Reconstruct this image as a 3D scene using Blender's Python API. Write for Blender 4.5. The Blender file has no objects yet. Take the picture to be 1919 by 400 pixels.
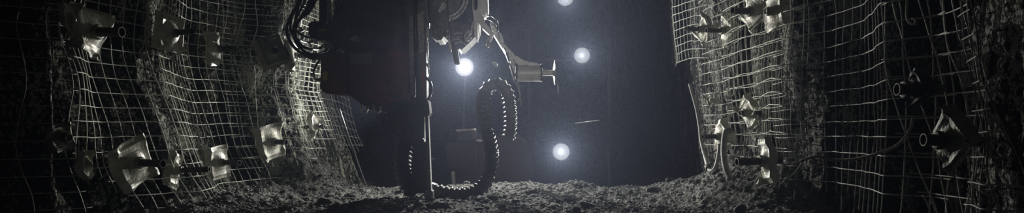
import bpy, bmesh, math, random
import numpy as np
from mathutils import Vector, Matrix, Euler, Quaternion

F = 1250.0            # focal length in pixels of the 1919 px wide frame
CX, HY, CZ = 960.0, 250.0, 0.60
COL = bpy.context.scene.collection
R = math.radians
random.seed(7)

def P(px, py, d):
    """world point seen at a picture position, d metres into the tunnel"""
    return Vector(((px-CX)/F*d, d, CZ-(py-HY)/F*d))

# ------------------------------------------------------------------ noise
def _h(ix, iy, s):
    n = (ix.astype(np.int64)*374761393 + iy.astype(np.int64)*668265263 + s*982451653) & 0xffffffff
    n = ((n ^ (n >> 13))*1274126177) & 0xffffffff
    n = ((n ^ (n >> 15))*2246822519) & 0xffffffff
    return ((n ^ (n >> 16)) & 0xffffff)/float(0xffffff)

def vn(x, y, s=0):
    x = np.asarray(x, float); y = np.asarray(y, float)
    x, y = np.broadcast_arrays(x, y)
    ix = np.floor(x); iy = np.floor(y)
    fx = x-ix; fy = y-iy
    fx = fx*fx*(3-2*fx); fy = fy*fy*(3-2*fy)
    a = _h(ix, iy, s); b = _h(ix+1, iy, s); c = _h(ix, iy+1, s); d = _h(ix+1, iy+1, s)
    return (a*(1-fx)+b*fx)*(1-fy) + (c*(1-fx)+d*fx)*fy

def fbm(x, y, s=0, o=4):
    t = 0; a = .5
    for k in range(o):
        t = t + a*vn(np.asarray(x)*2**k, np.asarray(y)*2**k, s+k*17)
        a *= .5
    return t/(1-.5**o)

def ridge(x, y, s=0, o=3):
    t = 0; a = .5
    for k in range(o):
        t = t + a*(1-np.abs(2*vn(np.asarray(x)*2**k, np.asarray(y)*2**k, s+k*31)-1))
        a *= .5
    return t/(1-.5**o)

def sstep(a, b, x):
    t = np.clip((np.asarray(x, float)-a)/(b-a), 0, 1)
    return t*t*(3-2*t)

# ------------------------------------------------------------------ materials
def mat(name, col, rough=.7, metal=0., c2=None, nscale=8., bump=0., bscale=60., spec=.5, vstretch=1., emit=None, estr=0., rust=None):
    m = bpy.data.materials.new(name); m.use_nodes = True
    nt = m.node_tree; b = nt.nodes['Principled BSDF']
    b.inputs['Base Color'].default_value = (*col, 1)
    b.inputs['Roughness'].default_value = rough
    b.inputs['Metallic'].default_value = metal
    b.inputs['Specular IOR Level'].default_value = spec
    tc = nt.nodes.new('ShaderNodeTexCoord')
    mp = nt.nodes.new('ShaderNodeMapping'); mp.inputs['Scale'].default_value = (1, 1, vstretch)
    nt.links.new(tc.outputs['Object'], mp.inputs['Vector'])
    if c2 is not None:
        n = nt.nodes.new('ShaderNodeTexNoise'); n.inputs['Scale'].default_value = nscale
        n.inputs['Detail'].default_value = 6; n.inputs['Roughness'].default_value = .65
        r = nt.nodes.new('ShaderNodeValToRGB')
        r.color_ramp.elements[0].position = .38; r.color_ramp.elements[1].position = .64
        r.color_ramp.elements[0].color = (*col, 1); r.color_ramp.elements[1].color = (*c2, 1)
        nt.links.new(mp.outputs[0], n.inputs['Vector'])
        nt.links.new(n.outputs['Fac'], r.inputs['Fac'])
        nt.links.new(r.outputs['Color'], b.inputs['Base Color'])
    if bump:
        n = nt.nodes.new('ShaderNodeTexNoise'); n.inputs['Scale'].default_value = bscale
        n.inputs['Detail'].default_value = 4
        bp = nt.nodes.new('ShaderNodeBump'); bp.inputs['Strength'].default_value = min(1, bump)
        bp.inputs['Distance'].default_value = .02*max(1, bump)
        nt.links.new(mp.outputs[0], n.inputs['Vector'])
        nt.links.new(n.outputs['Fac'], bp.inputs['Height'])
        nt.links.new(bp.outputs['Normal'], b.inputs['Normal'])
    if emit:
        b.inputs['Emission Color'].default_value = (*emit, 1)
        b.inputs['Emission Strength'].default_value = estr
    return m

M = {}
def rock_mat(name, dark, pale, lo, hi):
    """dark rock crusted with patches and specks of pale dust"""
    m = bpy.data.materials.new(name); m.use_nodes = True; nt = m.node_tree; b = nt.nodes['Principled BSDF']; L = nt.links.new
    b.inputs['Roughness'].default_value = .8; b.inputs['Specular IOR Level'].default_value = .12
    tc = nt.nodes.new('ShaderNodeTexCoord')
    def noise(scale, det, st, rough=.6):
        mp = nt.nodes.new('ShaderNodeMapping'); mp.inputs['Scale'].default_value = (1, 1, st); L(tc.outputs['Object'], mp.inputs['Vector'])
        n = nt.nodes.new('ShaderNodeTexNoise'); n.inputs['Scale'].default_value = scale; n.inputs['Detail'].default_value = det; n.inputs['Roughness'].default_value = rough
        L(mp.outputs[0], n.inputs['Vector']); return n.outputs['Fac']
    def mth(op, a, bb):
        k = nt.nodes.new('ShaderNodeMath'); k.operation = op
        for i, q in enumerate((a, bb)):
            if isinstance(q, (int, float)): k.inputs[i].default_value = q
            else: L(q, k.inputs[i])
        return k.outputs[0]
    big = noise(4.5, 3, .22); fine = noise(48, 3, .6, .7)
    t = mth('ADD', mth('MULTIPLY', big, .9), fine)
    r = nt.nodes.new('ShaderNodeValToRGB'); r.color_ramp.elements[0].position = lo; r.color_ramp.elements[1].position = hi
    r.color_ramp.elements[0].color = (*dark, 1); r.color_ramp.elements[1].color = (*pale, 1)
    L(mth('MULTIPLY', t, .5), r.inputs['Fac']); L(r.outputs[0], b.inputs['Base Color'])
    bp = nt.nodes.new('ShaderNodeBump'); bp.inputs['Strength'].default_value = 1; bp.inputs['Distance'].default_value = .045
    L(noise(70, 4, .6), bp.inputs['Height']); L(bp.outputs[0], b.inputs['Normal'])
    return m
M['rock'] = rock_mat('rock', (.018, .020, .016), (.50, .52, .43), .488, .535)
M['rock2'] = rock_mat('rock_right', (.016, .017, .016), (.46, .46, .42), .492, .54)
M['dirt'] = mat('dirt', (.06, .062, .056), .8, c2=(.30, .30, .27), nscale=30, bump=2., bscale=55)
M['stone'] = mat('stone', (.10, .10, .095), .7, c2=(.30, .30, .28), nscale=9, bump=1., bscale=50)
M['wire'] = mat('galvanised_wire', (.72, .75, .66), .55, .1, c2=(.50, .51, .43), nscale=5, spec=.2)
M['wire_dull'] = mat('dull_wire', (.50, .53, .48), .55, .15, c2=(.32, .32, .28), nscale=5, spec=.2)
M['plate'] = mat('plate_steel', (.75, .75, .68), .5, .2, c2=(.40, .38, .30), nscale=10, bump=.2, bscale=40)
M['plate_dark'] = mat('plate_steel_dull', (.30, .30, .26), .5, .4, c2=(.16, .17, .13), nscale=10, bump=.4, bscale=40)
M['bolt'] = mat('bolt_steel', (.035, .035, .032), .55, .3, c2=(.08, .075, .06), nscale=30)
M['black'] = mat('black_rubber', (.018, .018, .018), .5)
M['hose'] = mat('hose_black', (.025, .027, .027), .38, spec=.5)
M['duct'] = mat('duct_fabric', (.05, .05, .05), .45, c2=(.12, .12, .115), nscale=12, bump=.4, bscale=30)
M['red'] = mat('red_paint_dusty', (.22, .03, .02), .55, c2=(.06, .025, .02), nscale=6, bump=.3, bscale=25)
M['brown'] = mat('brown_red_paint', (.14, .035, .018), .6, c2=(.08, .035, .02), nscale=6)
M['darksteel'] = mat('dark_steel', (.05, .05, .05), .5, .4, c2=(.10, .095, .085), nscale=8, bump=.4, bscale=30)
M['steel'] = mat('worn_steel', (.50, .50, .49), .4, .5, c2=(.22, .21, .20), nscale=16, bump=.6, bscale=35)
M['leg'] = mat('scratched_leg_paint', (.16, .15, .14), .6, .0, c2=(.34, .32, .30), nscale=40, bump=.6, bscale=50)
M['carrier'] = mat('carrier_paint', (.045, .014, .012), .6, c2=(.03, .015, .014), nscale=5)
M['grey'] = mat('grey_paint', (.55, .54, .52), .45, .1, c2=(.40, .37, .34), nscale=9)
M['yellow'] = mat('yellow_sticker', (.45, .36, .06), .6)
M['label'] = mat('pale_label', (.28, .27, .22), .6, c2=(.16, .13, .11), nscale=60)
M['lens'] = mat('lamp_lens', (.8, .8, .8), .3, emit=(1, .99, .96), estr=.3)
M['greyhose'] = mat('grey_hose', (.42, .42, .40), .5, c2=(.25, .25, .23), nscale=14)
M['cloth'] = mat('grey_cloth', (.32, .32, .29), .9, c2=(.2, .2, .18), nscale=20)

# ------------------------------------------------------------------ mesh helpers
def link(name, me, m=None, parent=None, smooth=False):
    o = bpy.data.objects.new(name, me)
    COL.objects.link(o)
    if m is not None and not me.materials: me.materials.append(M[m] if isinstance(m, str) else m)
    if smooth:
        me.polygons.foreach_set('use_smooth', [True]*len(me.polygons))
    if parent is not None:
        o.parent = parent
        o.matrix_parent_inverse = Matrix.Translation(parent.location).inverted() if parent.type == 'EMPTY' and parent.parent is None else parent_inv(parent)
    return o

def parent_inv(p):
    # parts are modelled in world coordinates: undo the chain above
    bpy.context.view_layer.update()
    return p.matrix_world.inverted()

def tag(o, label=None, cat=None, group=None, kind=None):
    if label: o['label'] = label
    if cat: o['category'] = cat
    if group: o['group'] = group
    if kind: o['kind'] = kind
    return o

def empty(name, loc):
    o = bpy.data.objects.new(name, None); o.location = loc; o.empty_display_size = .1
    COL.objects.link(o); bpy.context.view_layer.update()
    return o

class MB:
    def __init__(s): s.v = []; s.f = []
    def add(s, vs, fs):
        b = len(s.v); s.v += [tuple(v) for v in vs]; s.f += [tuple(b+i for i in f) for f in fs]; return s
    def box(s, c, size, rot=(0, 0, 0), bev=0.012):
        hx, hy, hz = [a/2 for a in size]; b = min(bev, hx*.45, hy*.45, hz*.45)
        bm = bmesh.new(); bmesh.ops.create_cube(bm, size=1)
        for v in bm.verts: v.co = Vector((v.co.x*size[0], v.co.y*size[1], v.co.z*size[2]))
        if b > 0: bmesh.ops.bevel(bm, geom=bm.edges[:], offset=b, segments=2, affect='EDGES', profile=.6)
        E = Euler([R(a) for a in rot]).to_matrix(); c = Vector(c)
        bm.verts.index_update()
        s.add([E@v.co+c for v in bm.verts], [[v.index for v in f.verts] for f in bm.faces]); bm.free(); return s
    def prism(s, pts, d0, d1, bev=.01):
        """outline given as picture positions at depth d0, running straight back to depth d1"""
        bm = bmesh.new()
        fr = [bm.verts.new(P(x, y, d0)) for x, y in pts]
        bk = [bm.verts.new((v.co.x, d1, v.co.z)) for v in fr]
        n = len(pts)
        bm.faces.new(fr); bm.faces.new(bk[::-1])
        for i in range(n): bm.faces.new((fr[i], bk[i], bk[(i+1) % n], fr[(i+1) % n]))
        bmesh.ops.recalc_face_normals(bm, faces=bm.faces[:])
        if bev: bmesh.ops.bevel(bm, geom=bm.edges[:], offset=bev, segments=2, affect='EDGES', clamp_overlap=True)
        bmesh.ops.triangulate(bm, faces=[f for f in bm.faces if len(f.verts) > 6])
        bm.verts.index_update()
        s.add([v.co for v in bm.verts], [[v.index for v in f.verts] for f in bm.faces]); bm.free(); return s
    def tube(s, pts, r, n=8, cap=True):
        """round tube along points; r a number or one per point"""
        pts = [Vector(p) for p in pts]; k = len(pts)
        rr = r if hasattr(r, '__len__') else [r]*k
        t0 = (pts[1]-pts[0]).normalized()
        u = t0.orthogonal().normalized(); vs = []
        for i, p in enumerate(pts):
            t = (pts[min(i+1, k-1)]-pts[max(i-1, 0)])
            t = t.normalized() if t.length > 1e-9 else t0
            u = (u-t*u.dot(t)); u = u.normalized() if u.length > 1e-6 else t.orthogonal().normalized()
            w = t.cross(u)
            for j in range(n):
                a = 2*math.pi*j/n; vs.append(p+(u*math.cos(a)+w*math.sin(a))*rr[i])
        fs = [(i*n+j, i*n+(j+1) % n, (i+1)*n+(j+1) % n, (i+1)*n+j) for i in range(k-1) for j in range(n)]
        if cap: fs += [tuple(range(n))[::-1], tuple((k-1)*n+j for j in range(n))]
        return s.add(vs, fs)
    def lathe(s, a, b, prof, n=24):
        """profile of (distance along a->b in metres, radius)"""
        a = Vector(a); t = (Vector(b)-a).normalized(); u = t.orthogonal().normalized(); w = t.cross(u); vs = []
        for (h, r) in prof:
            for j in range(n):
                q = 2*math.pi*j/n; vs.append(a+t*h+(u*math.cos(q)+w*math.sin(q))*max(r, 1e-4))
        k = len(prof)
        fs = [(i*n+j, i*n+(j+1) % n, (i+1)*n+(j+1) % n, (i+1)*n+j) for i in range(k-1) for j in range(n)]
        fs += [tuple(range(n))[::-1], tuple((k-1)*n+j for j in range(n))]
        return s.add(vs, fs)
    def build(s, name, m, parent=None, smooth=False):
        me = bpy.data.meshes.new(name); me.from_pydata(s.v, [], s.f)
        bm = bmesh.new(); bm.from_mesh(me); bmesh.ops.recalc_face_normals(bm, faces=bm.faces[:]); bm.to_mesh(me); bm.free()
        me.update()
        return link(name, me, m, parent, smooth)

def spline(pts, n=10):
    pts = [Vector(p) for p in pts]
    if len(pts) < 3: return pts
    q = [pts[0]*2-pts[1]]+pts+[pts[-1]*2-pts[-2]]; out = []
    for i in range(1, len(q)-2):
        p0, p1, p2, p3 = q[i-1:i+3]
        for j in range(n):
            t = j/n
            out.append(.5*((2*p1)+(p2-p0)*t+(2*p0-5*p1+4*p2-p3)*t*t+(3*p1-p0-3*p2+p3)*t**3))
    out.append(pts[-1]); return out

def PP(lst, d=None, n=8):
    """smooth path through picture positions (x, y, depth)"""
    return spline([P(q[0], q[1], q[2] if len(q) > 2 else d) for q in lst], n)

def gridmesh(name, V, nu, nv, m, flip=False, smooth=True):
    """V: (nu*nv,3) array, u-major"""
    me = bpy.data.meshes.new(name)
    i = np.arange(nu-1)[:, None]*nv+np.arange(nv-1)[None, :]
    i = i.ravel()
    q = np.stack([i, i+1, i+nv+1, i+nv], 1) if not flip else np.stack([i, i+nv, i+nv+1, i+1], 1)
    nf = len(q)
    me.vertices.add(len(V)); me.vertices.foreach_set('co', V.astype(np.float32).ravel())
    me.loops.add(nf*4); me.loops.foreach_set('vertex_index', q.ravel().astype(np.int32))
    me.polygons.add(nf); me.polygons.foreach_set('loop_start', (np.arange(nf)*4).astype(np.int32))
    me.polygons.foreach_set('loop_total', np.full(nf, 4, np.int32))
    me.update(calc_edges=True); me.validate()
    return link(name, me, m, smooth=smooth)

# ------------------------------------------------------------------ tunnel shape
LP = np.array([(0.5, -3.4), (3.2, -3.35), (3.70, -3.25), (3.92, -2.92), (4.06, -2.66), (4.2, -2.72), (4.45, -2.86), (4.75, -2.78), (5.05, -2.66),
               (5.35, -2.74), (5.8, -2.84), (6.1, -2.78), (6.35, -2.66), (6.5, -2.38), (6.62, -2.27), (6.9, -2.22), (7.3, -2.13),
               (7.5, -2.25), (8.0, -2.25), (8.6, -2.15), (9.2, -2.6), (12, -2.7), (17, -2.6)])
RP = np.array([(0.5, 2.5), (2.2, 2.5), (2.42, 1.98), (2.56, 1.86), (2.8, 1.93), (3.0, 2.12), (3.3, 2.16), (3.5, 2.02), (3.75, 2.10), (4.1, 2.2), (4.5, 2.2),
               (4.75, 2.02), (4.95, 2.00), (5.4, 2.02), (5.9, 1.96), (6.3, 1.90), (6.6, 1.92), (6.9, 2.2), (7.6, 2.3), (8.5, 2.15),
               (9.0, 2.25), (11, 2.6), (17, 2.7)])

def left_base(Y, Z):
    Z = np.asarray(Z, float); Y = np.asarray(Y, float)
    x = np.interp(Y, LP[:, 0], LP[:, 1])
    butt = sstep(6.25, 6.6, Y)*(1-sstep(7.3, 7.6, Y))
    lean = .30*np.clip(1.15-Z, 0, None)**1.3
    lean2 = .34*np.abs(Z-1.05)*np.where(Z > 1.05, .45, 1.)
    x = x + lean*(1-butt)*sstep(3.9, 4.6, Y) + lean2*butt
    return x - .25*sstep(2.3, 4.2, Z)*-1

def right_base(Y, Z):
    Z = np.asarray(Z, float); Y = np.asarray(Y, float)
    x = np.interp(Y, RP[:, 0], RP[:, 1])
    x = x + .10*(1.4-Z)*sstep(4.8, 5.6, Y)*(Z < 1.4)*.6 - .03*np.clip(Z-1.4, 0, 3)
    return x - .25*sstep(2.3, 4.2, Z)

def berm(X, Y):
    """rubble banked against the foot of the walls"""
    h = .40*sstep(1.40, 2.1, X + .2*(vn(Y*2.2, Y*0, 5)-.5))*sstep(4.6, 5.2, Y)*(1-.85*sstep(6.0, 6.7, Y))
    h = h + .36*sstep(-1.55, -2.25, X + .2*(vn(Y*2.5, Y*0, 9)-.5))*sstep(6.35, 6.8, Y)*(1-.9*sstep(6.9, 7.4, Y))
    h = h + .10*sstep(-1.8, -2.5, X)*sstep(4.3, 5.1, Y)
    return h

def floor_z(X, Y):
    X = np.asarray(X, float); Y = np.asarray(Y, float)
    z = .05*(fbm(X*1.1, Y*1.1, 3, 3)-.5)*2 + .035*(fbm(X*4, Y*4, 21, 3)-.5)*2
    z = z + .035*np.maximum(0, ridge(X*6, Y*6, 40, 2)-.55)
    z = z + berm(X, Y)
    z = z + .085*np.exp(-((X-.66)/.20)**2-((Y-6.75)/.25)**2) + .03*np.exp(-((X-1.9)/.5)**2-((Y-6.6)/.35)**2)
    z = z + .03*sstep(6.0, 6.6, Y)
    z = z - .32*sstep(6.9, 7.8, Y)*(1-.5*sstep(1.6, 2.1, np.abs(X)))
    return z

LR = np.array([(0, 0), (4.08, 0), (4.3, .22), (4.9, .16), (5.1, .0), (17, 0)])
RR = np.array([(0, 0), (2.65, 0), (2.8, .2), (3.1, .45), (4.5, .45), (4.78, .10), (5.0, 0), (17, 0)])
def make_wall(side):
    ys = np.concatenate([np.arange(.6, 2.2, .06), np.arange(2.2, 7.8, .0125), np.arange(7.8, 15.2, .05)])
    zs = np.concatenate([np.arange(-.5, 2.25, .0125), np.arange(2.25, 4.4, .06)])
    Y, Z = np.meshgrid(ys, zs, indexing='ij')
    base = left_base(Y, Z) if side < 0 else right_base(Y, Z)
    s = 100 if side < 0 else 300
    # outward amounts (pushed into the rock), vertical ribs, blocks, grit
    out = .10*(fbm(Y*1.6, Z*.5, s, 3)) + .10*(1-ridge(Y*3.1+.5*fbm(Y, Z, s+7, 2), Z*.45+Y*.3, s+3, 2))
    blk = fbm(Y*5, Z*2.6, s+11, 3); out = out + .05*blk
    out = out + .030*np.abs(fbm(Y*16, Z*9, s+23, 3)-.5)*2 + .016*fbm(Y*42, Z*30, s+31, 2)
    q = vn(Y*2.4+2*vn(Y*1.3, Z*1.1, s+50), Z*1.8, s+51); out = out + .06*np.floor(q*4)/4
    X = base - side*-1*out if side < 0 else base + out
    d = LR if side < 0 else RR
    X = base + side*(out + np.interp(Y, d[:, 0], d[:, 1]))
    Yd = Y + .02*(fbm(Y*12, Z*10, s+60, 2)-.5)
    V = np.stack([X.ravel(), Yd.ravel(), Z.ravel()], 1)
    o = gridmesh('wall_left' if side < 0 else 'wall_right', V, len(ys), len(zs), 'rock' if side < 0 else 'rock2', flip=(side > 0))
    tag(o, kind='structure'); return o
wl = make_wall(-1); wr = make_wall(1)
tag(wl, 'rough blasted rock wall with vertical ribs behind the steel mesh, by the red rig'); tag(wr, 'dark blasted rock wall behind the steel mesh, across the tunnel from the red rig')

def make_floor():
    xs = np.concatenate([np.arange(-4, -2.8, .08), np.arange(-2.8, 2.6, .0135), np.arange(2.6, 4.2, .08)])
    ys = np.concatenate([np.arange(.6, 4.3, .06), np.arange(4.3, 7.4, .0135), np.arange(7.4, 15.2, .07)])
    X, Y = np.meshgrid(xs, ys, indexing='ij')
    Z = floor_z(X, Y) + .022*(fbm(X*17, Y*17, 60, 2)-.5)*2 + .012*(fbm(X*40, Y*40, 66, 1)-.5)*2
    o = gridmesh('floor', np.stack([X.ravel(), Y.ravel(), Z.ravel()], 1), len(xs), len(ys), 'dirt', flip=True)
    tag(o, 'uneven tunnel floor of crushed grey rubble and dirt', kind='structure')
make_floor()
ys = np.arange(.6, 15.3, .12); xs = np.arange(-4, 4.1, .12)
X, Y = np.meshgrid(xs, ys, indexing='ij')
Zc = 3.9 + .6*np.cos(X/3.6*1.3) - .25 + .3*(fbm(X*1.2, Y*1.2, 71, 4)-.5)
tag(gridmesh('ceiling', np.stack([X.ravel(), Y.ravel(), Zc.ravel()], 1), len(xs), len(ys), 'rock2'), 'rough arched rock roof of the tunnel', kind='structure')
zs = np.arange(-.6, 4.8, .08); xs = np.arange(-4, 4.1, .08)
X, Z = np.meshgrid(xs, zs, indexing='ij')
Yb = 15.0 + .7*(fbm(X*.9, Z*.9, 81, 4)-.5)
tag(gridmesh('wall_back', np.stack([X.ravel(), Yb.ravel(), Z.ravel()], 1), len(xs), len(zs), 'rock2', flip=True), 'rock face closing the far end of the tunnel', kind='structure')

# ------------------------------------------------------------------ rock bolts with plates
DENTS = []            # (side, Y, Z) where a bolt pulls the mesh against the rock
def bolt_plate(label, px, py, d, side, size=.28, roll=0., yaw=0., pitch=0., blen=.15, brad=.021, seed=0, crumple=.02, m='plate', ring=True, group=None, fold=.03, aspect=1.):
    """square domed plate clamped over the mesh by a tube bolt; side -1 left wall, +1 right wall.
    yaw turns the face towards the camera (positive)"""
    rnd = random.Random(seed); crumple *= .55
    c = P(px, py, d)
    root = empty('rock_bolt', c)
    nrm = Vector((-side, 0, 0))
    nrm = Matrix.Rotation(R(-yaw)*side*-1, 3, 'Z') @ nrm
    up = Vector((0, 0, 1)); sx = up.cross(nrm).normalized()
    Rm = Matrix((sx, up, nrm)).transposed()
    Rm = Rm @ Matrix.Rotation(R(pitch), 3, 'X') @ Matrix.Rotation(R(roll), 3, 'Z')
    N = 16; vs = []; h = size/2
    ph = [rnd.uniform(0, 6.28) for _ in range(6)]
    for back in (0, 1):
        for i in range(N+1):
            for j in range(N+1):
                u = (i/N-.5)*2; v = (j/N-.5)*2; r = math.hypot(u, v)
                z = .040*math.exp(-(r/.42)**2)
                z += .012*math.exp(-((abs(u)-.72)/.10)**2) + .012*math.exp(-((abs(v)-.72)/.10)**2)*(abs(u) < .8)
                z -= fold*(max(0, abs(u)-.86)/.14)**1.0*.8 + 0*v
                z += crumple*(math.sin(2.2*u+ph[0])*math.sin(1.7*v+ph[1]) + .6*math.sin(4*u*v+ph[2]))*r*r
                z += crumple*1.2*max(0, u+v-1.2)*math.sin(ph[3]) - crumple*1.2*max(0, u-v-1.2)*math.sin(ph[4])
                if back: z -= .008
                vs.append(c + Rm @ Vector((u*h*aspect, v*h, z)))
    n1 = (N+1)**2; fs = []
    for i in range(N):
        for j in range(N):
            a = i*(N+1)+j; b = a+1; e = a+N+2; f = a+N+1
            fs.append((a, f, e, b)); fs.append((n1+a, n1+b, n1+e, n1+f))
    rim = [i*(N+1) for i in range(N+1)]+[N*(N+1)+j for j in range(1, N+1)]+[i*(N+1)+N for i in range(N-1, -1, -1)]+[j for j in range(N-1, 0, -1)]
    for k in range(len(rim)):
        a, b = rim[k], rim[(k+1) % len(rim)]
        fs.append((a, b, n1+b, n1+a))
    MB().add(vs, fs).build('plate', m, root, smooth=False)
    ax = (Rm @ Vector((rnd.uniform(-.06, .06), rnd.uniform(-.06, .06), 1))).normalized()
    s0 = c + ax*.0; s1 = c+ax*(.035+blen)
    if blen > 0:
        # tube bolt: hollow mouth at the outer end
        MB().lathe(s0-ax*.12, s1, [(0, brad*.9), (.12, brad), (.155+blen-.012, brad), (.155+blen-.010, brad*1.12), (.155+blen, brad*1.12), (.155+blen, brad*.92), (.155+blen-.05, brad*.88)], 14).build('bolt', 'bolt', root, smooth=False)
    if ring:
        q = c+ax*.045
        MB().lathe(q-ax*.012, q+ax*.03, [(0, brad*1.2), (0, brad*1.6), (.012, brad*1.65), (.024, brad*1.45), (.026, brad*1.1)], 18).build('ring', 'plate_dark' if m == 'plate' else 'bolt', root, smooth=False)
    tag(root, label, 'rock bolt', group)
    DENTS.append((side, c.y, c.z))
    return root

G = 'rock bolts and plates pinning the mesh'
def BP(*a, **k): return bolt_plate(*a, group=G, **k)
BP('torn steel bolt plate bent round the mesh edge by the darkest corner of rock', 134, 38, 4.0, -1, size=.20, yaw=20, roll=8, blen=.0, seed=1, crumple=.06, ring=False, aspect=.6)
BP('large crumpled bolt plate beside the torn one, split by its black bolt', 172, 60, 4.12, -1, size=.29, yaw=8, roll=-12, blen=.17, brad=.03, seed=2, crumple=.05)
BP('upright square bolt plate with a folded rim high on the ribbed rock', 322, 63, 5.02, -1, size=.28, yaw=16, roll=-6, blen=.16, seed=3, crumple=.012)
BP('narrow edge-on bolt plate on the bright rib, bolt pointing at the rig', 403, 92, 5.75, -1, size=.29, yaw=-8, roll=6, blen=.14, seed=4, crumple=.02)
BP('tilted bolt plate with a round hole, lowest and nearest on the ribbed rock', 254, 305, 4.55, -1, size=.32, yaw=14, roll=24, blen=.20, brad=.026, seed=5, crumple=.03)
BP('thin slanting bolt plate low on the mesh with a long black bolt', 328, 320, 5.0, -1, size=.28, yaw=-2, roll=-22, blen=.22, seed=6, crumple=.02, aspect=.6)
BP('squarish bolt plate with rolled edge, low on the mesh before the dark recess', 411, 305, 5.6, -1, size=.28, yaw=14, roll=8, blen=.17, seed=7, crumple=.012)
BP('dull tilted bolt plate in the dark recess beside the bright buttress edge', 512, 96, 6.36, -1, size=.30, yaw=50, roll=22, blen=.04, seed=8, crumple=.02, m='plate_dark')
BP('bright narrow bolt plate on the buttress edge under the hose loops', 549, 104, 6.55, -1, size=.32, yaw=-6, roll=-6, blen=.10, seed=9, crumple=.05, aspect=.8)
BP('wide bent bolt plate low on the buttress corner with bolt towards the rig', 510, 266, 6.30, -1, size=.33, yaw=26, roll=14, blen=.14, brad=.025, seed=10, crumple=.04)
BP('small crooked bolt plate low on the far flank of the buttress', 590, 238, 6.85, -1, size=.27, yaw=5, roll=-28, blen=.07, seed=11, crumple=.04, aspect=.7)
BP('thin unlit bolt plate in the black area under the torn mesh edge', 163, 310, 4.12, -1, size=.18, yaw=0, roll=4, blen=.0, seed=12, crumple=.03, ring=False, aspect=.5)
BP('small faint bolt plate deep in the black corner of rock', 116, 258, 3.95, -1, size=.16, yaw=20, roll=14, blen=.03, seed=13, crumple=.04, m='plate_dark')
# opposite wall
BP('star-shaped bolt plate farthest along the mesh opposite the rig, bolt sticking out', 1317, 56, 6.30, 1, size=.24, yaw=14, roll=45, blen=.14, seed=21, crumple=.04)
BP('star-shaped bolt plate second from the mesh end opposite the rig', 1361, 58, 6.00, 1, size=.26, yaw=12, roll=42, blen=.16, seed=22, crumple=.04)
BP('bent diamond bolt plate near the top edge opposite the rig, fat black bolt', 1412, 22, 5.30, 1, size=.28, yaw=20, roll=52, blen=.17, brad=.026, seed=23, crumple=.05)
BP('pale bolt plate with a dark hole at the top where the mesh turns black', 1450, 22, 4.92, 1, size=.27, yaw=14, roll=8, blen=.03, seed=24, crumple=.03)
BP('pointed folded bolt plate half way down the mesh opposite the rig', 1403, 212, 5.5, 1, size=.27, yaw=14, roll=45, blen=.04, seed=25, crumple=.05, aspect=.8)
BP('small bright scrap of bolt plate left of the wire ring', 1335, 188, 6.15, 1, size=.11, yaw=40, roll=20, blen=.0, seed=26, crumple=.04, ring=False)
BP('muddy bolt plate behind the curved grey hose', 1352, 256, 5.95, 1, size=.26, yaw=20, roll=20, blen=.16, seed=27, crumple=.05, m='plate')
BP('low bolt plate above the rubble bank, long black bolt sticking out', 1436, 302, 4.85, 1, size=.33, yaw=8, roll=8, blen=.19, brad=.028, seed=28, crumple=.04, aspect=.6)
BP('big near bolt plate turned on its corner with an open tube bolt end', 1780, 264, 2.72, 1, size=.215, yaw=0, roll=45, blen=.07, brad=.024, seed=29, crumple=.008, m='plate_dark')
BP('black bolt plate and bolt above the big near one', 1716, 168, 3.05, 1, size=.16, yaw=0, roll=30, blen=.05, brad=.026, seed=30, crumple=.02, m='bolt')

# ------------------------------------------------------------------ steel mesh sheets
def sheet_x(side, Y, Z, off, s):
    b = left_base(Y, Z) if side < 0 else right_base(Y, Z)
    x = b - side*off
    x = x + .035*(vn(Y*1.7, Z*1.4, s)-.5)*2 + .010*(vn(Y*6, Z*5, s+3)-.5)*2
    for (sd, by, bz) in DENTS:
        if sd == side:
            x = x + side*.05*np.exp(-((Y-by)/.22)**2-((Z-bz)/.22)**2)
    return x

def mesh_sheet(label, side, y0, y1, z0, z1, off=.05, r=.003, s=0, skew=None, m='wire', zb=None, ragged=.0, ph=0., yph=0., pitch=.1, gaps=0.0, bend=.012):
    rnd = random.Random(s)
    mb = MB()
    sk = skew or (lambda Y, Z: 0*Z)
    zb = zb or (lambda Y: z0+0*Y)
    Yv = np.arange(y0+yph, y1, pitch)
    def warp(Y, Z):
        Y = np.asarray(Y, float)+0*np.asarray(Z, float); Z = np.asarray(Z, float)+0*Y
        dz = bend*1.6*(vn(Y*1.6, Z*1.2, s+5)-.5)*2 + .004*(vn(Y*9, Z*7, s+6)-.5)*2
        dy = bend*1.6*(vn(Y*1.3, Z*1.5, s+8)-.5)*2 + .005*(vn(Y*7, Z*8, s+9)-.5)*2
        Y2 = Y+sk(Y, Z)+dy; Z2 = Z+dz
        return sheet_x(side, Y2, Z2, off, s), Y2, Z2
    for y in Yv:
        lo = float(zb(y))-rnd.uniform(0, ragged); hi = z1
        z = np.arange(lo, hi, .035)
        jy = rnd.uniform(-.008, .008)
        X, Yy, Zz = warp(y+jy+0*z, z)
        mb.tube(list(zip(X, Yy, Zz)), r, 5, cap=False)
    zz = np.arange(z0+ph, z1, pitch)
    for z in zz:
        y = np.arange(y0, y1+.02, .03)
        ok = (z >= np.array([float(zb(a)) for a in y])-.01)
        if rnd.random() < gaps: ok[:] = False
        X, Yy, Zz = warp(y, z+rnd.uniform(-.006, .006)+0*y)
        X = X - side*r*1.9
        k = 0
        while k < len(y):
            if ok[k]:
                e = k
                while e+1 < len(y) and ok[e+1]: e += 1
                if e-k >= 2: mb.tube(list(zip(X[k:e+1], Yy[k:e+1], Zz[k:e+1])), r, 5, cap=False)
                k = e+1
            else: k += 1
    o = mb.build('wire_mesh', m, None, smooth=True)
    tag(o, label, 'wire mesh', 'welded steel mesh sheets on the rock')
    return o

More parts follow.
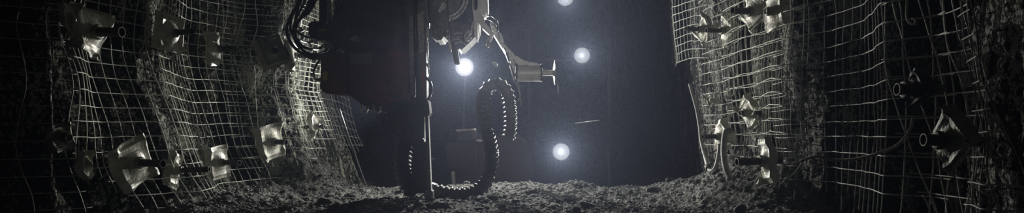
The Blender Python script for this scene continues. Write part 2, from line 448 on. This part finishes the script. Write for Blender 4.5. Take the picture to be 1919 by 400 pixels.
mesh_sheet('dim mesh sheet over the blackest corner of rock, beyond the torn plate', -1, 3.45, 4.1, .05, 1.9, off=.02, r=.003, s=11, m='wire_dull', ragged=.2)
mesh_sheet('largest mesh sheet draped over the bright ribbed rock, hem curling at the rubble', -1, 4.02, 6.42, .08, 2.15, off=.035, r=.0034, s=12, yph=.04,
           skew=lambda Y, Z: .10*np.clip(1.15-Z, 0, 2)*(1-sstep(5.1, 5.5, Y)) - .05*np.clip(.6-Z, 0, 1), zb=lambda Y: .10+.03*np.sin(Y*4)+.32*(1-sstep(4.1, 4.6, Y)), ragged=.06)
mesh_sheet('crumpled mesh sheet wrapped round the buttress beside the rig', -1, 6.2, 7.25, .25, 2.3, off=.045, r=.0035, s=13, yph=.02,
           skew=lambda Y, Z: .0*Z, zb=lambda Y: .28+.22*sstep(6.4, 7.2, Y), ragged=.08, bend=.02)
mesh_sheet('second mesh sheet lapping the buttress edge under the hose loops', -1, 6.42, 7.1, .6, 2.3, off=.06, r=.0031, s=19, yph=.07, ph=.05, ragged=.1, bend=.025)
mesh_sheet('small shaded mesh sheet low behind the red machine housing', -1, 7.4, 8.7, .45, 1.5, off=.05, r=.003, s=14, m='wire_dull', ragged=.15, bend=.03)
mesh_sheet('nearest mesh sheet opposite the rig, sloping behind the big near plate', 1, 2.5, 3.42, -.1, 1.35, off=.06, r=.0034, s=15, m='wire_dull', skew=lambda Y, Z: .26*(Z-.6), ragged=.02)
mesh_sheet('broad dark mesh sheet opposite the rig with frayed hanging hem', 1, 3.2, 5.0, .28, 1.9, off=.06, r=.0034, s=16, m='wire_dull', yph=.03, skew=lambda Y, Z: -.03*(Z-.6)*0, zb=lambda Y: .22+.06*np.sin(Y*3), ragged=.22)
mesh_sheet('densely wired mesh sheet by the hanging grey hoses', 1, 4.85, 6.6, .30, 2.2, off=.05, r=.0032, s=17, yph=.05, zb=lambda Y: .32+.12*sstep(5.6, 6.5, Y), ragged=.12, bend=.02)
mesh_sheet('overlapping mesh sheet lapped over the densely wired one', 1, 4.6, 6.0, .55, 2.2, off=.075, r=.0031, s=18, yph=.01, ph=.04, ragged=.25, bend=.022)
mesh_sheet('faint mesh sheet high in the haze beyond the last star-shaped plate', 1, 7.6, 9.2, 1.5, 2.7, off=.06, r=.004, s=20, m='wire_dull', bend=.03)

# ------------------------------------------------------------------ hoses, cables, rods on the walls
def pipe(name, pts, r, m, label, cat, n=8, group=None, sub=8, parent=None):
    o = MB().tube(spline(pts, sub), r, n).build(name, m, parent, smooth=True)
    return tag(o, label, cat, group) if label else o
pipe('rubber_hose', [P(1293, 157, 6.5), P(1298, 175, 6.5), P(1306, 205, 6.45), P(1312, 240, 6.4), P(1314, 262, 6.35), P(1322, 295, 6.2), P(1327, 314, 6.0), P(1334, 321, 5.9), P(1342, 312, 5.85), P(1347, 290, 5.8), P(1349, 270, 5.8)],
     .016, 'greyhose', 'long thin hose hanging down the mesh end and hooking back up', 'hose')
h2 = pipe('water_hose', [P(1372, 246, 5.3), P(1362, 246, 5.3), P(1358, 262, 5.28), P(1357, 290, 5.25), P(1361, 315, 5.2), P(1369, 336, 5.15)], .024, 'greyhose', 'thick grey hose stub curving down in front of the muddy plate', 'hose', 12)
bk = MB()
q = P(1330, 319, 5.94)
bk.lathe(P(1326, 313, 6.0), P(1331, 321, 5.92), [(-.01, .012), (-.01, .024), (.03, .024), (.03, .012)], 12).build('hose_clamp', 'bolt', None); tag(bpy.data.objects['hose_clamp'], 'dark clamp round the bend of the long thin hose', 'clamp')
pipe('steel_rod', [P(636, 205, 7.3), P(662, 282, 7.25), P(690, 361, 7.1)], .012, 'darksteel', 'thin steel rod leaning on the rock beside the buttress', 'rod')
pipe('cable', [P(1500, 303, 3.9), P(1530, 294, 3.85), P(1560, 300, 3.8), P(1600, 299, 3.7), P(1640, 290, 3.6), P(1680, 274, 3.5), P(1705, 245, 3.4), P(1712, 220, 3.35)], .008, 'cloth', 'loose cable sagging across the broad dark mesh', 'cable')
pipe('strap', [P(1470, 340, 4.2), P(1485, 330, 4.2), P(1500, 312, 4.15), P(1506, 300, 4.1)], [.006]*25, 'cloth', 'short frayed strap tangled in the hem of the broad dark mesh', 'strap')
pipe('wire_hook', [P(1700, 0, 3.0), P(1699, 30, 3.0), P(1704, 42, 2.99), P(1712, 46, 2.99), P(1716, 40, 2.99), P(1710, 34, 2.99)], .004, 'wire', 'bent wire hook tied high on the mesh near the black plate', 'hook')
pipe('wire_ring', [P(1370+6*math.cos(a*.52), 172+9*math.sin(a*.52), 5.75) for a in range(13)], .006, 'wire', 'small wire ring on the mesh above the pointed plate', 'wire ring', sub=3)
for k, (x, y, dx, dy) in enumerate([(1730, 367, 14, 30), (1746, 378, 8, 20)]):
    pipe('loose_wire', [P(x, y, 2.95), P(x+dx*.6, y+dy*.5, 2.95), P(x+dx, y+dy, 2.95)], .003, 'wire_dull', ['longer bent end of loose wire low in the dark before the big near plate', 'shorter bent end of loose wire low in the dark before the big near plate'][k], 'wire')
# yellow scrap at the foot of the ribbed rock
sv = [P(299, 368, 4.85), P(303, 364, 4.8), P(309, 367, 4.78), P(313, 372, 4.8), P(308, 375, 4.84), P(304, 371, 4.86)]
mb = MB(); nrm = Vector((.004, -.006, .002)); mb.add(sv+[v+nrm for v in sv], [(0, 1, 2, 3, 4, 5), (11, 10, 9, 8, 7, 6)]+[(i, (i+1) % 6, 6+(i+1) % 6, 6+i) for i in range(6)])
tag(mb.build('plastic_scrap', 'yellow'), 'small yellow plastic scrap at the hem of the largest mesh sheet', 'scrap')

# ------------------------------------------------------------------ drilling rig
RD = 6.3
rig = empty('drilling_rig', (-.9, 7.0, 0)); tag(rig, 'red rock bolting rig with hoses, boom and glaring work lamps', 'drilling rig')
def part(mb, name, m, par=None, smooth=False, label=None):
    o = mb.build(name, m, par or rig, smooth)
    if label: o['label'] = label
    return o
# main red housing and its neighbours
hs = part(MB().prism([(651, 97), (770, 90), (770, 197), (742, 199), (700, 192), (651, 175)], 6.35, 7.0, .02), 'housing', 'red', label='dusty red steel housing')
part(MB().prism([(657, 100), (698, 99), (698, 119), (657, 121)], 6.343, 6.352, .0), 'label_plate', 'label', hs)
cb = part(MB().prism([(601, 105), (614, 99), (650, 97), (650, 176), (640, 178), (606, 175), (600, 168)], 6.3, 6.6, .018), 'side_cabinet', 'brown', label='brown-red side cabinet')
part(MB().prism([(605, 134), (614, 134), (614, 151), (605, 151)], 6.292, 6.30, .0), 'warning_sticker', 'yellow', cb)
part(MB().prism([(650, 99), (653, 99), (653, 176), (650, 176)], 6.33, 6.4, .002), 'door_seam', 'black', cb)
part(MB().prism([(634, 15), (660, -40), (810, -40), (805, 45), (770, 60), (770, 90), (655, 96), (612, 98), (604, 84), (618, 60), (628, 42), (616, 40)], 6.45, 6.66, .02), 'upper_frame', 'darksteel', label='dark upper frame')
part(MB().prism([(652, 176), (700, 190), (742, 197), (762, 197), (755, 207), (735, 211), (700, 208), (678, 196)], 6.4, 6.9, .012), 'under_guard', 'darksteel')
for x in (683, 707): part(MB().tube(PP([(x-7, 196, 6.38), (x-4, 206, 6.38), (x+1, 211, 6.38), (x+5, 208, 6.38), (x+7, 199, 6.38)]), .012, 8), 'lifting_lug', 'steel', smooth=True)
ar = part(MB().prism([(598, -40), (613, -40), (613, 44), (598, 44)], 6.0, 6.12, .006), 'bracket_arm', 'black', label='black square upright')
part(MB().prism([(613, -40), (614.5, -40), (614.5, 42), (613, 42)], 5.99, 6.11, .001), 'edge_strip', 'steel', ar)
jb = part(MB().prism([(579, 40), (640, 38), (650, 46), (642, 66), (612, 76), (590, 74), (577, 68)], 6.0, 6.3, .012), 'junction_box', 'black')
part(MB().prism([(598, 56), (611, 53), (612, 56), (599, 59)], 5.99, 6.0, .0), 'marking_strip', 'yellow', jb)
for x, y in ((613, 43), (629, 41), (597, 66), (596, 52)): part(MB().lathe(P(x, y, 5.99), P(x, y, 6.1), [(0, .006), (0, .010), (.012, .011), (.03, .011)], 10), 'fitting', 'steel', jb)
part(MB().prism([(655, 72), (668, 66), (670, 68), (658, 75)], 6.2, 6.26, .003), 'bright_bracket', 'grey')
# hydraulic hoses looping off the junction box
HO = [[(568, -20), (556, 12), (541, 40), (538, 62), (548, 84), (566, 100), (590, 110), (618, 104), (640, 92)],
      [(580, -20), (566, 14), (552, 44), (551, 70), (562, 90), (584, 101), (606, 98), (622, 84)],
      [(590, -20), (572, 20), (556, 50), (556, 76), (570, 96), (594, 104), (622, 97), (650, 84), (668, 70)],
      [(597, -10), (580, 22), (562, 36), (552, 58), (559, 80), (574, 90), (596, 92), (612, 82)],
      [(575, -20), (563, 6), (556, 26), (553, 52), (566, 66), (584, 70), (600, 62)],
      [(562, -20), (560, 0), (548, 30), (545, 56), (556, 72), (576, 80), (598, 74)],
      [(587, -15), (583, 8), (566, 30), (562, 50), (566, 60)],
      [(600, 112), (592, 124), (588, 140), (592, 150), (602, 150)],
      [(560, 86), (580, 104), (610, 108), (636, 98), (662, 82), (676, 72)]]
for k, h in enumerate(HO):
    dd = 5.95+.035*(k % 4)
    o = part(MB().tube(PP([(x, y, dd + (.3 if i > len(h)-3 else 0)) for i, (x, y) in enumerate(h)]), .011 if k % 3 else .015, 8), 'hydraulic_hose', 'hose', smooth=True)
    e = P(h[-1][0], h[-1][1], dd+.3); e0 = P(h[-2][0], h[-2][1], dd+.3); t = (e-e0).normalized()
    part(MB().lathe(e-t*.05, e, [(0, .012), (0, .017), (.03, .017), (.03, .02), (.05, .02)], 10), 'hose_coupling', 'steel', o)
# feed beam: two rails with the drill between them
fl = part(MB().prism([(761, -40), (775, -40), (777, 180), (775, 184), (766, 160), (762, 110)], 5.85, 6.05, .006), 'feed_rail', 'darksteel')
part(MB().prism([(767, 30), (774, 30), (776, 176), (773, 180), (768, 150)], 5.84, 5.85, .001), 'wear_strip', 'leg', fl)
fr = part(MB().prism([(783, -40), (792, -40), (800, 26), (800, 190), (787, 190), (783, 100)], 5.85, 6.0, .006), 'feed_rail', 'darksteel')
part(MB().prism([(782, 27), (794, 20), (796, 100), (786, 100)], 5.835, 5.85, .002), 'wear_strip', 'leg', fr)
part(MB().tube([P(799, 32, 5.84), P(801, 60, 5.84), P(799, 100, 5.84)], .007, 8), 'cable', 'steel', fr, True)
part(MB().tube([P(804, 34, 5.86), P(803, 66, 5.86), P(802, 96, 5.86), P(804, 140, 5.86)], .006, 8), 'cable', 'steel', fr, True)
part(MB().lathe(P(779, -40, 6.0), P(779, 186, 6.0), [(0, .05), (.9, .05), (.9, .042), (1.16, .042)], 18), 'drill_cylinder', 'darksteel', smooth=True)
part(MB().prism([(761, 100), (764, 100), (768, 178), (765, 172)], 5.83, 5.86, .001), 'red_trim', 'red', fl)
part(MB().prism([(789, 105), (796, 105), (796, 186), (791, 186)], 5.83, 5.86, .001), 'red_trim', 'red', fr)
part(MB().tube(PP([(796, 143, 5.85), (803, 150, 5.82), (809, 162, 5.8), (807, 178, 5.8), (800, 192, 5.83)]), .012, 8), 'control_cable', 'hose', smooth=True)
part(MB().tube(PP([(800, 118, 5.85), (803, 130, 5.84), (805, 138, 5.84), (803, 148, 5.84)]), .005, 6), 'return_line', 'steel', smooth=True)
st = part(MB().prism([(796, 196), (802, 196), (809, 369), (801, 369)], 5.68, 5.76, .004), 'stinger_leg', 'leg', label='long scratched steel leg planted in the rubble')
part(MB().prism([(798, 358), (811, 358), (812, 375), (799, 375)], 5.66, 5.78, .006), 'foot', 'leg', st)
part(MB().prism([(793, 188), (803, 188), (806, 214), (798, 222), (792, 212)], 5.66, 5.84, .008), 'leg_clamp', 'darksteel', st)
part(MB().prism([(724, 192), (796, 188), (796, 262), (780, 270), (756, 262), (736, 252), (728, 226)], 5.95, 6.3, .016), 'drill_head', 'darksteel')
for x, y in ((771, 206), (763, 233), (770, 212), (776, 228), (747, 246), (752, 247), (766, 252)): part(MB().lathe(P(x, y, 5.93), P(x, y, 6.0), [(0, .004), (0, .009), (.01, .011), (.04, .011)], 6), 'bolt_head', 'steel')
# dark bellows boot hanging beside the leg
def bellows(path, r, pitch=.045, amp=.16, n=20):
    pts = spline(path, 24); out = []; rr = []; L = 0
    # resample
    acc = [0]
    for a, b in zip(pts, pts[1:]): acc.append(acc[-1]+(b-a).length)
    tot = acc[-1]; N = int(tot/(pitch/6))
    j = 0
    for i in range(N+1):
        s = tot*i/N
        while j < len(acc)-2 and acc[j+1] < s: j += 1
        t = (s-acc[j])/max(1e-9, acc[j+1]-acc[j]); out.append(pts[j].lerp(pts[j+1], t))
        w = math.cos(2*math.pi*s/pitch); rr.append(r*(1+amp*(w if w > 0 else w*.6)))
    return MB().tube(out, rr, n)
part(bellows([P(765, 250, 6.1), P(756, 285, 6.12), P(756, 320, 6.12), P(768, 352, 6.1), P(782, 362, 6.1)], .075), 'bellows_boot', 'black', smooth=True, label='black folded rubber boot')
part(MB().prism([(776, 262), (799, 262), (803, 362), (776, 364), (770, 320)], 5.9, 6.2, .02), 'jack_body', 'black')
# corrugated dust hose: from the leg along the floor and up in a wide bend
dh = part(bellows([P(806, 357, 5.95), P(830, 362, 5.93), P(858, 366, 5.93), P(886, 362, 5.95), P(908, 345, 6.0), P(919, 318, 6.1), P(921, 288, 6.2), P(915, 255, 6.3), P(908, 222, 6.35), P(905, 195, 6.45), P(908, 178, 6.55)], .060, .05, .17, 24), 'dust_hose', 'duct', smooth=True, label='fat ribbed dust hose looping from the leg foot up to the boom')
part(MB().lathe(P(803, 356, 5.95), P(816, 359, 5.95), [(0, .055), (0, .07), (.05, .07), (.05, .055)], 20), 'hose_clamp', 'steel', dh)
part(bellows([P(908, 180, 6.9), P(916, 164, 6.9), P(934, 158, 6.9), P(950, 172, 6.9), P(956, 200, 6.9), P(957, 235, 6.9), P(953, 262, 6.9)], .062, .05, .17, 24), 'dust_hose', 'duct', smooth=True, label='shorter ribbed hose arching behind')
part(MB().tube(PP([(903, 284, 5.96), (902, 296, 5.95), (904, 306, 5.96)]), .009, 8), 'hose_tie', 'steel', smooth=True)
part(MB().tube(PP([(930, 278, 6.1), (933, 284, 6.08), (934, 287, 6.06), (929, 290, 6.02), (925, 296, 6.05)]), .006, 6), 'hose_tie', 'steel', smooth=True)
# boom
part(MB().prism([(803, -40), (836, -40), (840, 60), (834, 74), (812, 75), (806, 60)], 6.3, 6.7, .03), 'boom_bracket', 'darksteel')
part(MB().prism([(820, -40), (838, -40), (862, 120), (852, 120)], 6.75, 6.85, .008), 'brace_bar', 'darksteel')
dr = part(MB().lathe(P(842, -8, 6.45), P(842, -8, 6.9), [(0, .05), (0, .17), (.03, .205), (.10, .205), (.11, .175), (.2, .175), (.21, .21), (.3, .21), (.31, .12)], 40), 'swivel_drum', 'darksteel', label='round boom swivel')
def ringarc(px, py, d, rp, a0, a1, r, n=24):
    return MB().tube([P(px+rp*math.cos(R(a0+(a1-a0)*i/n)), py+rp*math.sin(R(a0+(a1-a0)*i/n)), d) for i in range(n+1)], r, 8)
part(ringarc(833, -6, 6.4, 38, -20, 80, .020), 'swivel_band', 'steel', dr, True)
part(ringarc(832, -6, 6.38, 45, -20, 75, .012), 'swivel_band', 'steel', dr, True)
part(MB().lathe(P(832, 6, 6.3), P(824, 20, 6.3), [(0, .035), (.06, .035), (.065, .022), (.1, .022)], 16), 'grease_cap', 'steel', dr)
part(MB().prism([(836, 38), (842, 34), (874, 46), (888, 30), (886, -40), (900, -40), (898, 60), (880, 80), (862, 96), (846, 78)], 6.6, 7.0, .02), 'boom_knuckle', 'darksteel')
part(MB().prism([(836, 42), (841, 42), (846, 96), (842, 92)], 6.5, 6.6, .004), 'edge_plate', 'steel')
bh = part(MB().prism([(884, -40), (912, -40), (915, 6), (915, 28), (905, 30), (886, 20)], 6.6, 6.9, .03), 'boom_head', 'grey')
part(MB().prism([(885, 3), (888, 18), (893, 20), (897, 9), (900, 22), (908, 34), (908, 40), (926, 62), (922, 74), (917, 82), (918, 66), (903, 52), (896, 38), (896, 80), (889, 64), (888, 40)], 6.5, 6.58, .004), 'boom_cheek', 'grey', label='bright worn cheek plate')
part(MB().tube(PP([(886, 40), (884, 56), (878, 68), (884, 72)], 6.5), .016, 8), 'boom_hose', 'steel', smooth=True)
part(MB().tube(PP([(880, 55), (872, 66), (874, 76), (880, 74)], 6.45), .012, 8), 'boom_hose', 'steel', smooth=True)
part(MB().tube(PP([(917, 66), (913, 76), (910, 86), (915, 88), (919, 80)], 6.5), .010, 8), 'boom_hose', 'steel', smooth=True)
part(MB().tube(PP([(914, 29), (924, 31), (932, 40), (934, 54), (932, 66)], 6.75), .007, 8), 'boom_hose', 'hose', smooth=True)
part(MB().tube(PP([(914, 36), (922, 39), (929, 48), (931, 62)], 6.75), .007, 8), 'boom_hose', 'hose', smooth=True)
for y, a in ((62, 0), (68, 6), (73, -4), (79, 3)):
    part(MB().tube(PP([(850+a, y+3), (858+a, y), (866+a, y+2), (870+a, y+5)], 6.55), .007, 6), 'valve_pipe', 'steel', smooth=True)
part(MB().prism([(918, 40), (924, 44), (938, 66), (946, 82), (966, 104), (977, 122), (974, 146), (966, 140), (958, 118), (941, 90), (926, 66)], 6.62, 6.74, .008), 'jib_arm', 'steel', label='slim jib arm running down to the motor')
part(MB().prism([(935, 58), (941, 64), (944, 74), (940, 80), (936, 70)], 6.55, 6.62, .004), 'jib_plate', 'grey')
part(MB().prism([(968, 104), (980, 112), (992, 116), (993, 122), (972, 124), (962, 110)], 6.56, 6.66, .005), 'jib_knee', 'grey')
mo = part(MB().lathe(P(970, 137, 6.6), P(1022, 137, 6.6), [(0, .04), (0, .082), (.015, .085), (.225, .085), (.235, .075), (.245, .075), (.25, .03), (.36, .028)], 32), 'rotation_motor', 'grey', label='pale grey cylinder motor')
part(MB().lathe(P(966, 137, 6.6), P(1022, 137, 6.6), [(0, .05), (0, .095), (.022, .095), (.022, .06)], 28), 'end_flange', 'darksteel', mo)
part(MB().lathe(P(1014, 137, 6.6), P(1030, 137, 6.6), [(0, .07), (0, .09), (.012, .09), (.012, .07)], 28), 'retaining_ring', 'darksteel', mo)
part(MB().lathe(P(1037, 136, 6.6), P(1042, 136, 6.6), [(0, .02), (0, .04), (.012, .118), (.018, .118), (.01, .03)], 32), 'splash_disc', 'grey', mo, label='thin pale disc on the shaft')
part(MB().prism([(994, 116), (1006, 118), (1012, 121), (1012, 126), (990, 126), (990, 118)], 6.55, 6.63, .006), 'motor_lug', 'grey', mo)
part(MB().tube(PP([(1043, 150), (1046, 160), (1047, 176)], 6.6), .003, 5), 'seal_strip', 'grey', mo, True)
for k, l in enumerate([[(948, 100), (956, 122), (964, 150), (972, 168), (976, 184), (978, 200)], [(952, 98), (960, 124), (970, 152), (975, 176), (972, 190)],
                       [(944, 88), (954, 112), (962, 140), (970, 166)]]):
    part(MB().tube(PP(l, 6.5+.03*k), .006, 6), 'trailing_cable', 'steel' if k < 2 else 'hose', smooth=True)
part(MB().tube(PP([(922, 118), (929, 123), (933, 126)], 6.9), .008, 6), 'bright_pin', 'steel', smooth=True)
part(MB().tube(PP([(924, 116), (931, 119), (934, 123)], 6.95), .006, 6), 'bright_pin', 'steel', smooth=True)
# carrier behind in the haze
part(MB().prism([(850, 268), (893, 266), (893, 250), (960, 250), (985, 258), (1000, 300), (1000, 352), (846, 352)], 8.8, 12.3, .03), 'carrier_body', 'carrier', label='dull red carrier body in the haze')
part(MB().prism([(858, 246), (892, 244), (892, 264), (858, 266)], 8.7, 9.1, .02), 'battery_box', 'darksteel')
part(MB().prism([(855, 243), (890, 241), (890, 245), (855, 247)], 8.65, 9.1, .005), 'battery_lid', 'grey')
part(MB().prism([(893, 262), (906, 262), (906, 266), (893, 266)], 8.65, 8.8, .004), 'step_edge', 'grey')
part(MB().prism([(846, 322), (852, 322), (854, 352), (848, 352)], 8.5, 8.6, .005), 'guard_post', 'grey')
part(MB().prism([(835, 268), (893, 268), (893, 316), (838, 316)], 8.6, 8.8, .02), 'bumper', 'carrier')
part(MB().tube([P(1078, 232, 9.0), P(1124, 226, 9.0)], .006, 8), 'aerial', 'grey', smooth=True)
part(MB().prism([(1139, 285), (1143, 285), (1144, 350), (1141, 350)], 9.0, 9.06, .005), 'guard_post', 'darksteel')
for x in (845, 1000):
    w = part(MB().lathe(P(x, 392, 9.3)+Vector((-.0, 0, -.12)), P(x+100, 392, 9.3)+Vector((0, 0, -.12)), [(0, .12), (0, .26), (.03, .33), (.24, .33), (.27, .26), (.27, .12)], 36), 'wheel', 'black', smooth=False)
# canopy carrying the upper lamps
part(MB().prism([(985, -34), (1150, -34), (1150, -14), (985, -14)], 9.3, 11.3, .03), 'canopy', 'darksteel')
for x in (992, 1142):
    part(MB().tube([P(x, -20, 9.5), P(x, 262, 9.5)], .035, 12), 'canopy_post', 'darksteel', smooth=True)
part(MB().tube([P(992, 112, 9.5), P(1142, 112, 9.5)], .025, 10), 'canopy_rail', 'darksteel', smooth=True)

LAMPS = [(764, 163, 8.6, 150), (871, 126, 8.0, 100), (1091, 104, 9.3, 42), (1060, -4, 9.2, 42), (1052, 285, 8.7, 60)]  # first entry is an unseen lamp added to light the upper left wall
part(MB().tube([P(871, 126, 8.12), P(868, 250, 8.8)], .014, 10), 'lamp_post', 'black', smooth=True)
part(MB().tube([P(764, 168, 8.72), P(764, 300, 8.9), P(850, 300, 9.0)], .03, 10), 'lamp_post', 'darksteel', smooth=True)  # hidden post added to carry the unseen side lamp
for i, (x, y, d, w) in enumerate(LAMPS):
    c = P(x, y, d); aim = ((Vector((-2.78, 4.3, 1.05)) if i == 0 else Vector((.0, 2.5, .9)))-c).normalized()
    h = part(MB().lathe(c-aim*.10, c, [(0, .02), (.0, .075), (.05, .11), (.10, .125), (.115, .125), (.115, .113), (.10, .11)], 28), 'work_lamp', 'black', label=['side work lamp behind the red housing, aimed along the meshed wall', 'lower centre work lamp beside the feed leg', 'upper work lamp on the canopy rail', 'highest work lamp under the canopy', 'lowest work lamp just above the rubble crest'][i])
    part(MB().lathe(c-aim*.004, c+aim*.01, [(0, .109), (.006, .108), (.010, .08), (.012, .02)], 28), 'lens', 'lens', h)
    part(MB().tube([c-aim*.08, c-aim*.08+Vector((0, .06, -.05)), c-aim*.08+Vector((0, .14, -.07))], .012, 8), 'lamp_bracket', 'darksteel', h)
    L = bpy.data.lights.new('work_light', 'SPOT'); L.energy = w*4.0; L.spot_size = R((48, 122, 160, 160, 124)[i]); L.spot_blend = (.8, .6, .35, .35, .6)[i]
    L.shadow_soft_size = .0; L.color = (1, .985, .93)
    lo = bpy.data.objects.new('work_light', L); COL.objects.link(lo)
    lo.location = c+aim*.03; lo.rotation_euler = (aim).to_track_quat('-Z', 'Y').to_euler()

# unseen fill spot added near the camera to brighten the boom
L = bpy.data.lights.new('cap_lamp', 'SPOT'); L.energy = 420; L.spot_size = R(17); L.spot_blend = .9; L.shadow_soft_size = .02; L.color = (1, .97, .93)
lo = bpy.data.objects.new('cap_lamp', L); COL.objects.link(lo); lo.location = (.75, -.5, 1.0)
lo.rotation_euler = (P(925, 85, 6.4)-lo.location).to_track_quat('-Z', 'Y').to_euler()

# ------------------------------------------------------------------ loose rocks and gravel
def rock_mesh(name, seed, sub=2, flat=.65):
    rnd = random.Random(seed); bm = bmesh.new(); bmesh.ops.create_icosphere(bm, subdivisions=sub, radius=1)
    pl = []
    for _ in range(9):
        n = Vector((rnd.gauss(0, 1), rnd.gauss(0, 1), rnd.gauss(0, 1))).normalized(); pl.append((n, rnd.uniform(.5, .8)))
    for v in bm.verts:
        for n, t in pl:
            d = v.co.dot(n)
            if d > t: v.co -= n*(d-t)
        v.co *= 1+rnd.uniform(-.03, .03)
        v.co.z *= flat
    bmesh.ops.recalc_face_normals(bm, faces=bm.faces[:])
    me = bpy.data.meshes.new(name); bm.to_mesh(me); bm.free(); me.materials.append(M['stone']); return me

def fz(x, y): return float(floor_z(np.array(x), np.array(y)))
BIG = [(620, 384, .14, 'wide flat dark slab lying below the buttress rubble'), (823, 388, .13, 'blocky dark stone nearest the steel leg foot'), (905, 374, .09, 'dark stone beside the bend of the ribbed dust hose'),
       (1224, 371, .09, 'dark stone alone in the middle of the open rubble'), (1102, 391, .12, 'flat stone at the near edge below the bright mound'), (922, 379, .07, 'smaller stone just in front of the dust hose bend'),
       (660, 374, .12, 'low dark slab between the rod and the steel leg'), (1400, 372, .10, 'stone at the foot of the bank under the pointed plate'), (1330, 384, .10, 'stone at the edge of the bank below the thick hose'),
       (700, 390, .13, 'long low stone at the near edge by the blocky one'), (545, 372, .07, 'small stone beside the ragged rock foot'), (975, 383, .09, 'rough stone in front of the mound and lamps'),
       (1475, 352, .07, 'small stone under the hanging hem of the broad mesh'), (1290, 366, .06, 'small stone on the lower slope of the rubble bank')]
placed = []
for k, (px, py, s, lab) in enumerate(BIG):
    # find the ground under the picture position
    y = 5.0
    for _ in range(12):
        x = (px-CX)/F*y; z = fz(x, y); y = (CZ-z)/max(.02, (py-HY))*F; y = min(max(y, 4.4), 7)
    x = (px-CX)/F*y
    o = link('rock', rock_mesh('rock', 500+k, 3, .55), None); o.location = (x, y, fz(x, y)+s*.12)
    o.scale = (s, s*.8, s*.75); o.rotation_euler = (0, 0, random.uniform(0, 6)); tag(o, lab, 'rock', 'larger rocks on the tunnel floor'); placed.append((x, y, s))
meshes = [rock_mesh('loose_rock', 700+k, 2, .7) for k in range(10)]
n = 0
while n < 150:
    y = random.uniform(4.75, 7.0); x = random.uniform(-.8*y, .72*y)
    x = max(-2.3, min(1.75, x)); x += random.uniform(-.1, .1)
    s = random.choice([.02, .025, .03, .035, .045, .055])
    if any((x-a)**2+(y-b)**2 < (s+c+.01)**2 for a, b, c in placed): continue
    if -1.15 < x < -.15 and 5.5 < y < 6.3: continue
    placed.append((x, y, s))
    o = link('loose_rock', meshes[n % 10], None); o.location = (x, y, fz(x, y)+s*.35); o.scale = (s, s*random.uniform(.7, 1), s*random.uniform(.7, 1))
    o.rotation_euler = (random.uniform(-.4, .4), random.uniform(-.4, .4), random.uniform(0, 6.28))
    tag(o, 'fist-sized grey rock lying loose among the gravel of the floor', 'rock', 'small loose rocks on the tunnel floor'); n += 1
rs = np.random.RandomState(5)
tmpl = []
for k in range(8):
    me = rock_mesh('gravel_shape', 900+k, 1, .8); co = np.array([v.co[:] for v in me.vertices]); fa = np.array([p.vertices[:] for p in me.polygons]); tmpl.append((co, fa)); bpy.data.meshes.remove(me)
VV = []; FF = []; base = 0
N = 15000
gy = 4.5+2.9*rs.rand(N)**1.1; gx = rs.uniform(-2.5, 2.15, N); sz = .004+.016*rs.rand(N)**2.5
ok = (gx > left_base(gy, .1+0*gy)+.06) & (gx < right_base(gy, .2+0*gy)-.06)
gx, gy, sz = gx[ok], gy[ok], sz[ok]; N = len(gx)
gz = floor_z(gx, gy)
for i in range(N):
    co, fa = tmpl[i % 8]; a = rs.rand()*6.28; c, s_ = math.cos(a), math.sin(a)
    q = co*np.array([1, .6+.4*rs.rand(), .6+.4*rs.rand()])*sz[i]
    q = q@np.array([[c, s_, 0], [-s_, c, 0], [0, 0, 1]])
    VV.append(q+np.array([gx[i], gy[i], gz[i]+sz[i]*.3+.006])); FF.append(fa+base); base += len(co)
me = bpy.data.meshes.new('gravel'); V = np.concatenate(VV); Fc = np.concatenate(FF)
me.vertices.add(len(V)); me.vertices.foreach_set('co', V.astype(np.float32).ravel())
me.loops.add(len(Fc)*3); me.loops.foreach_set('vertex_index', Fc.ravel().astype(np.int32))
me.polygons.add(len(Fc)); me.polygons.foreach_set('loop_start', (np.arange(len(Fc))*3).astype(np.int32)); me.polygons.foreach_set('loop_total', np.full(len(Fc), 3, np.int32))
me.update(calc_edges=True); me.validate()
tag(link('gravel', me, 'stone'), 'grey crushed gravel strewn over the tunnel floor', 'gravel', kind='stuff')

# ------------------------------------------------------------------ air, camera, output
sc = bpy.context.scene
w = bpy.data.worlds.new('World'); sc.world = w; w.use_nodes = True
nt = w.node_tree; bg = nt.nodes['Background']; bg.inputs[0].default_value = (.6, .8, .7, 1); bg.inputs[1].default_value = .0
vs = nt.nodes.new('ShaderNodeVolumeScatter'); vs.inputs['Color'].default_value = (.60, .70, 1, 1); vs.inputs['Density'].default_value = .0045; vs.inputs['Anisotropy'].default_value = .72
nt.links.new(vs.outputs[0], nt.nodes['World Output'].inputs['Volume'])
cam = bpy.data.cameras.new('camera'); co = bpy.data.objects.new('camera', cam); COL.objects.link(co)
cam.sensor_width = 36; cam.lens = F/1919*36; cam.shift_y = (HY-200)/1919; cam.clip_start = .05; cam.clip_end = 60
co.location = (0, 0, CZ); co.rotation_euler = (R(90), 0, 0); sc.camera = co
sc.view_settings.view_transform = 'Standard'; sc.view_settings.look = 'None'; sc.view_settings.gamma = 1; sc.view_settings.exposure = -.45
sc.view_settings.use_curve_mapping = False
sc.cycles.use_denoising = True; sc.cycles.max_bounces = 4; sc.cycles.diffuse_bounces = 3; sc.cycles.volume_bounces = 0; sc.cycles.use_adaptive_sampling = False
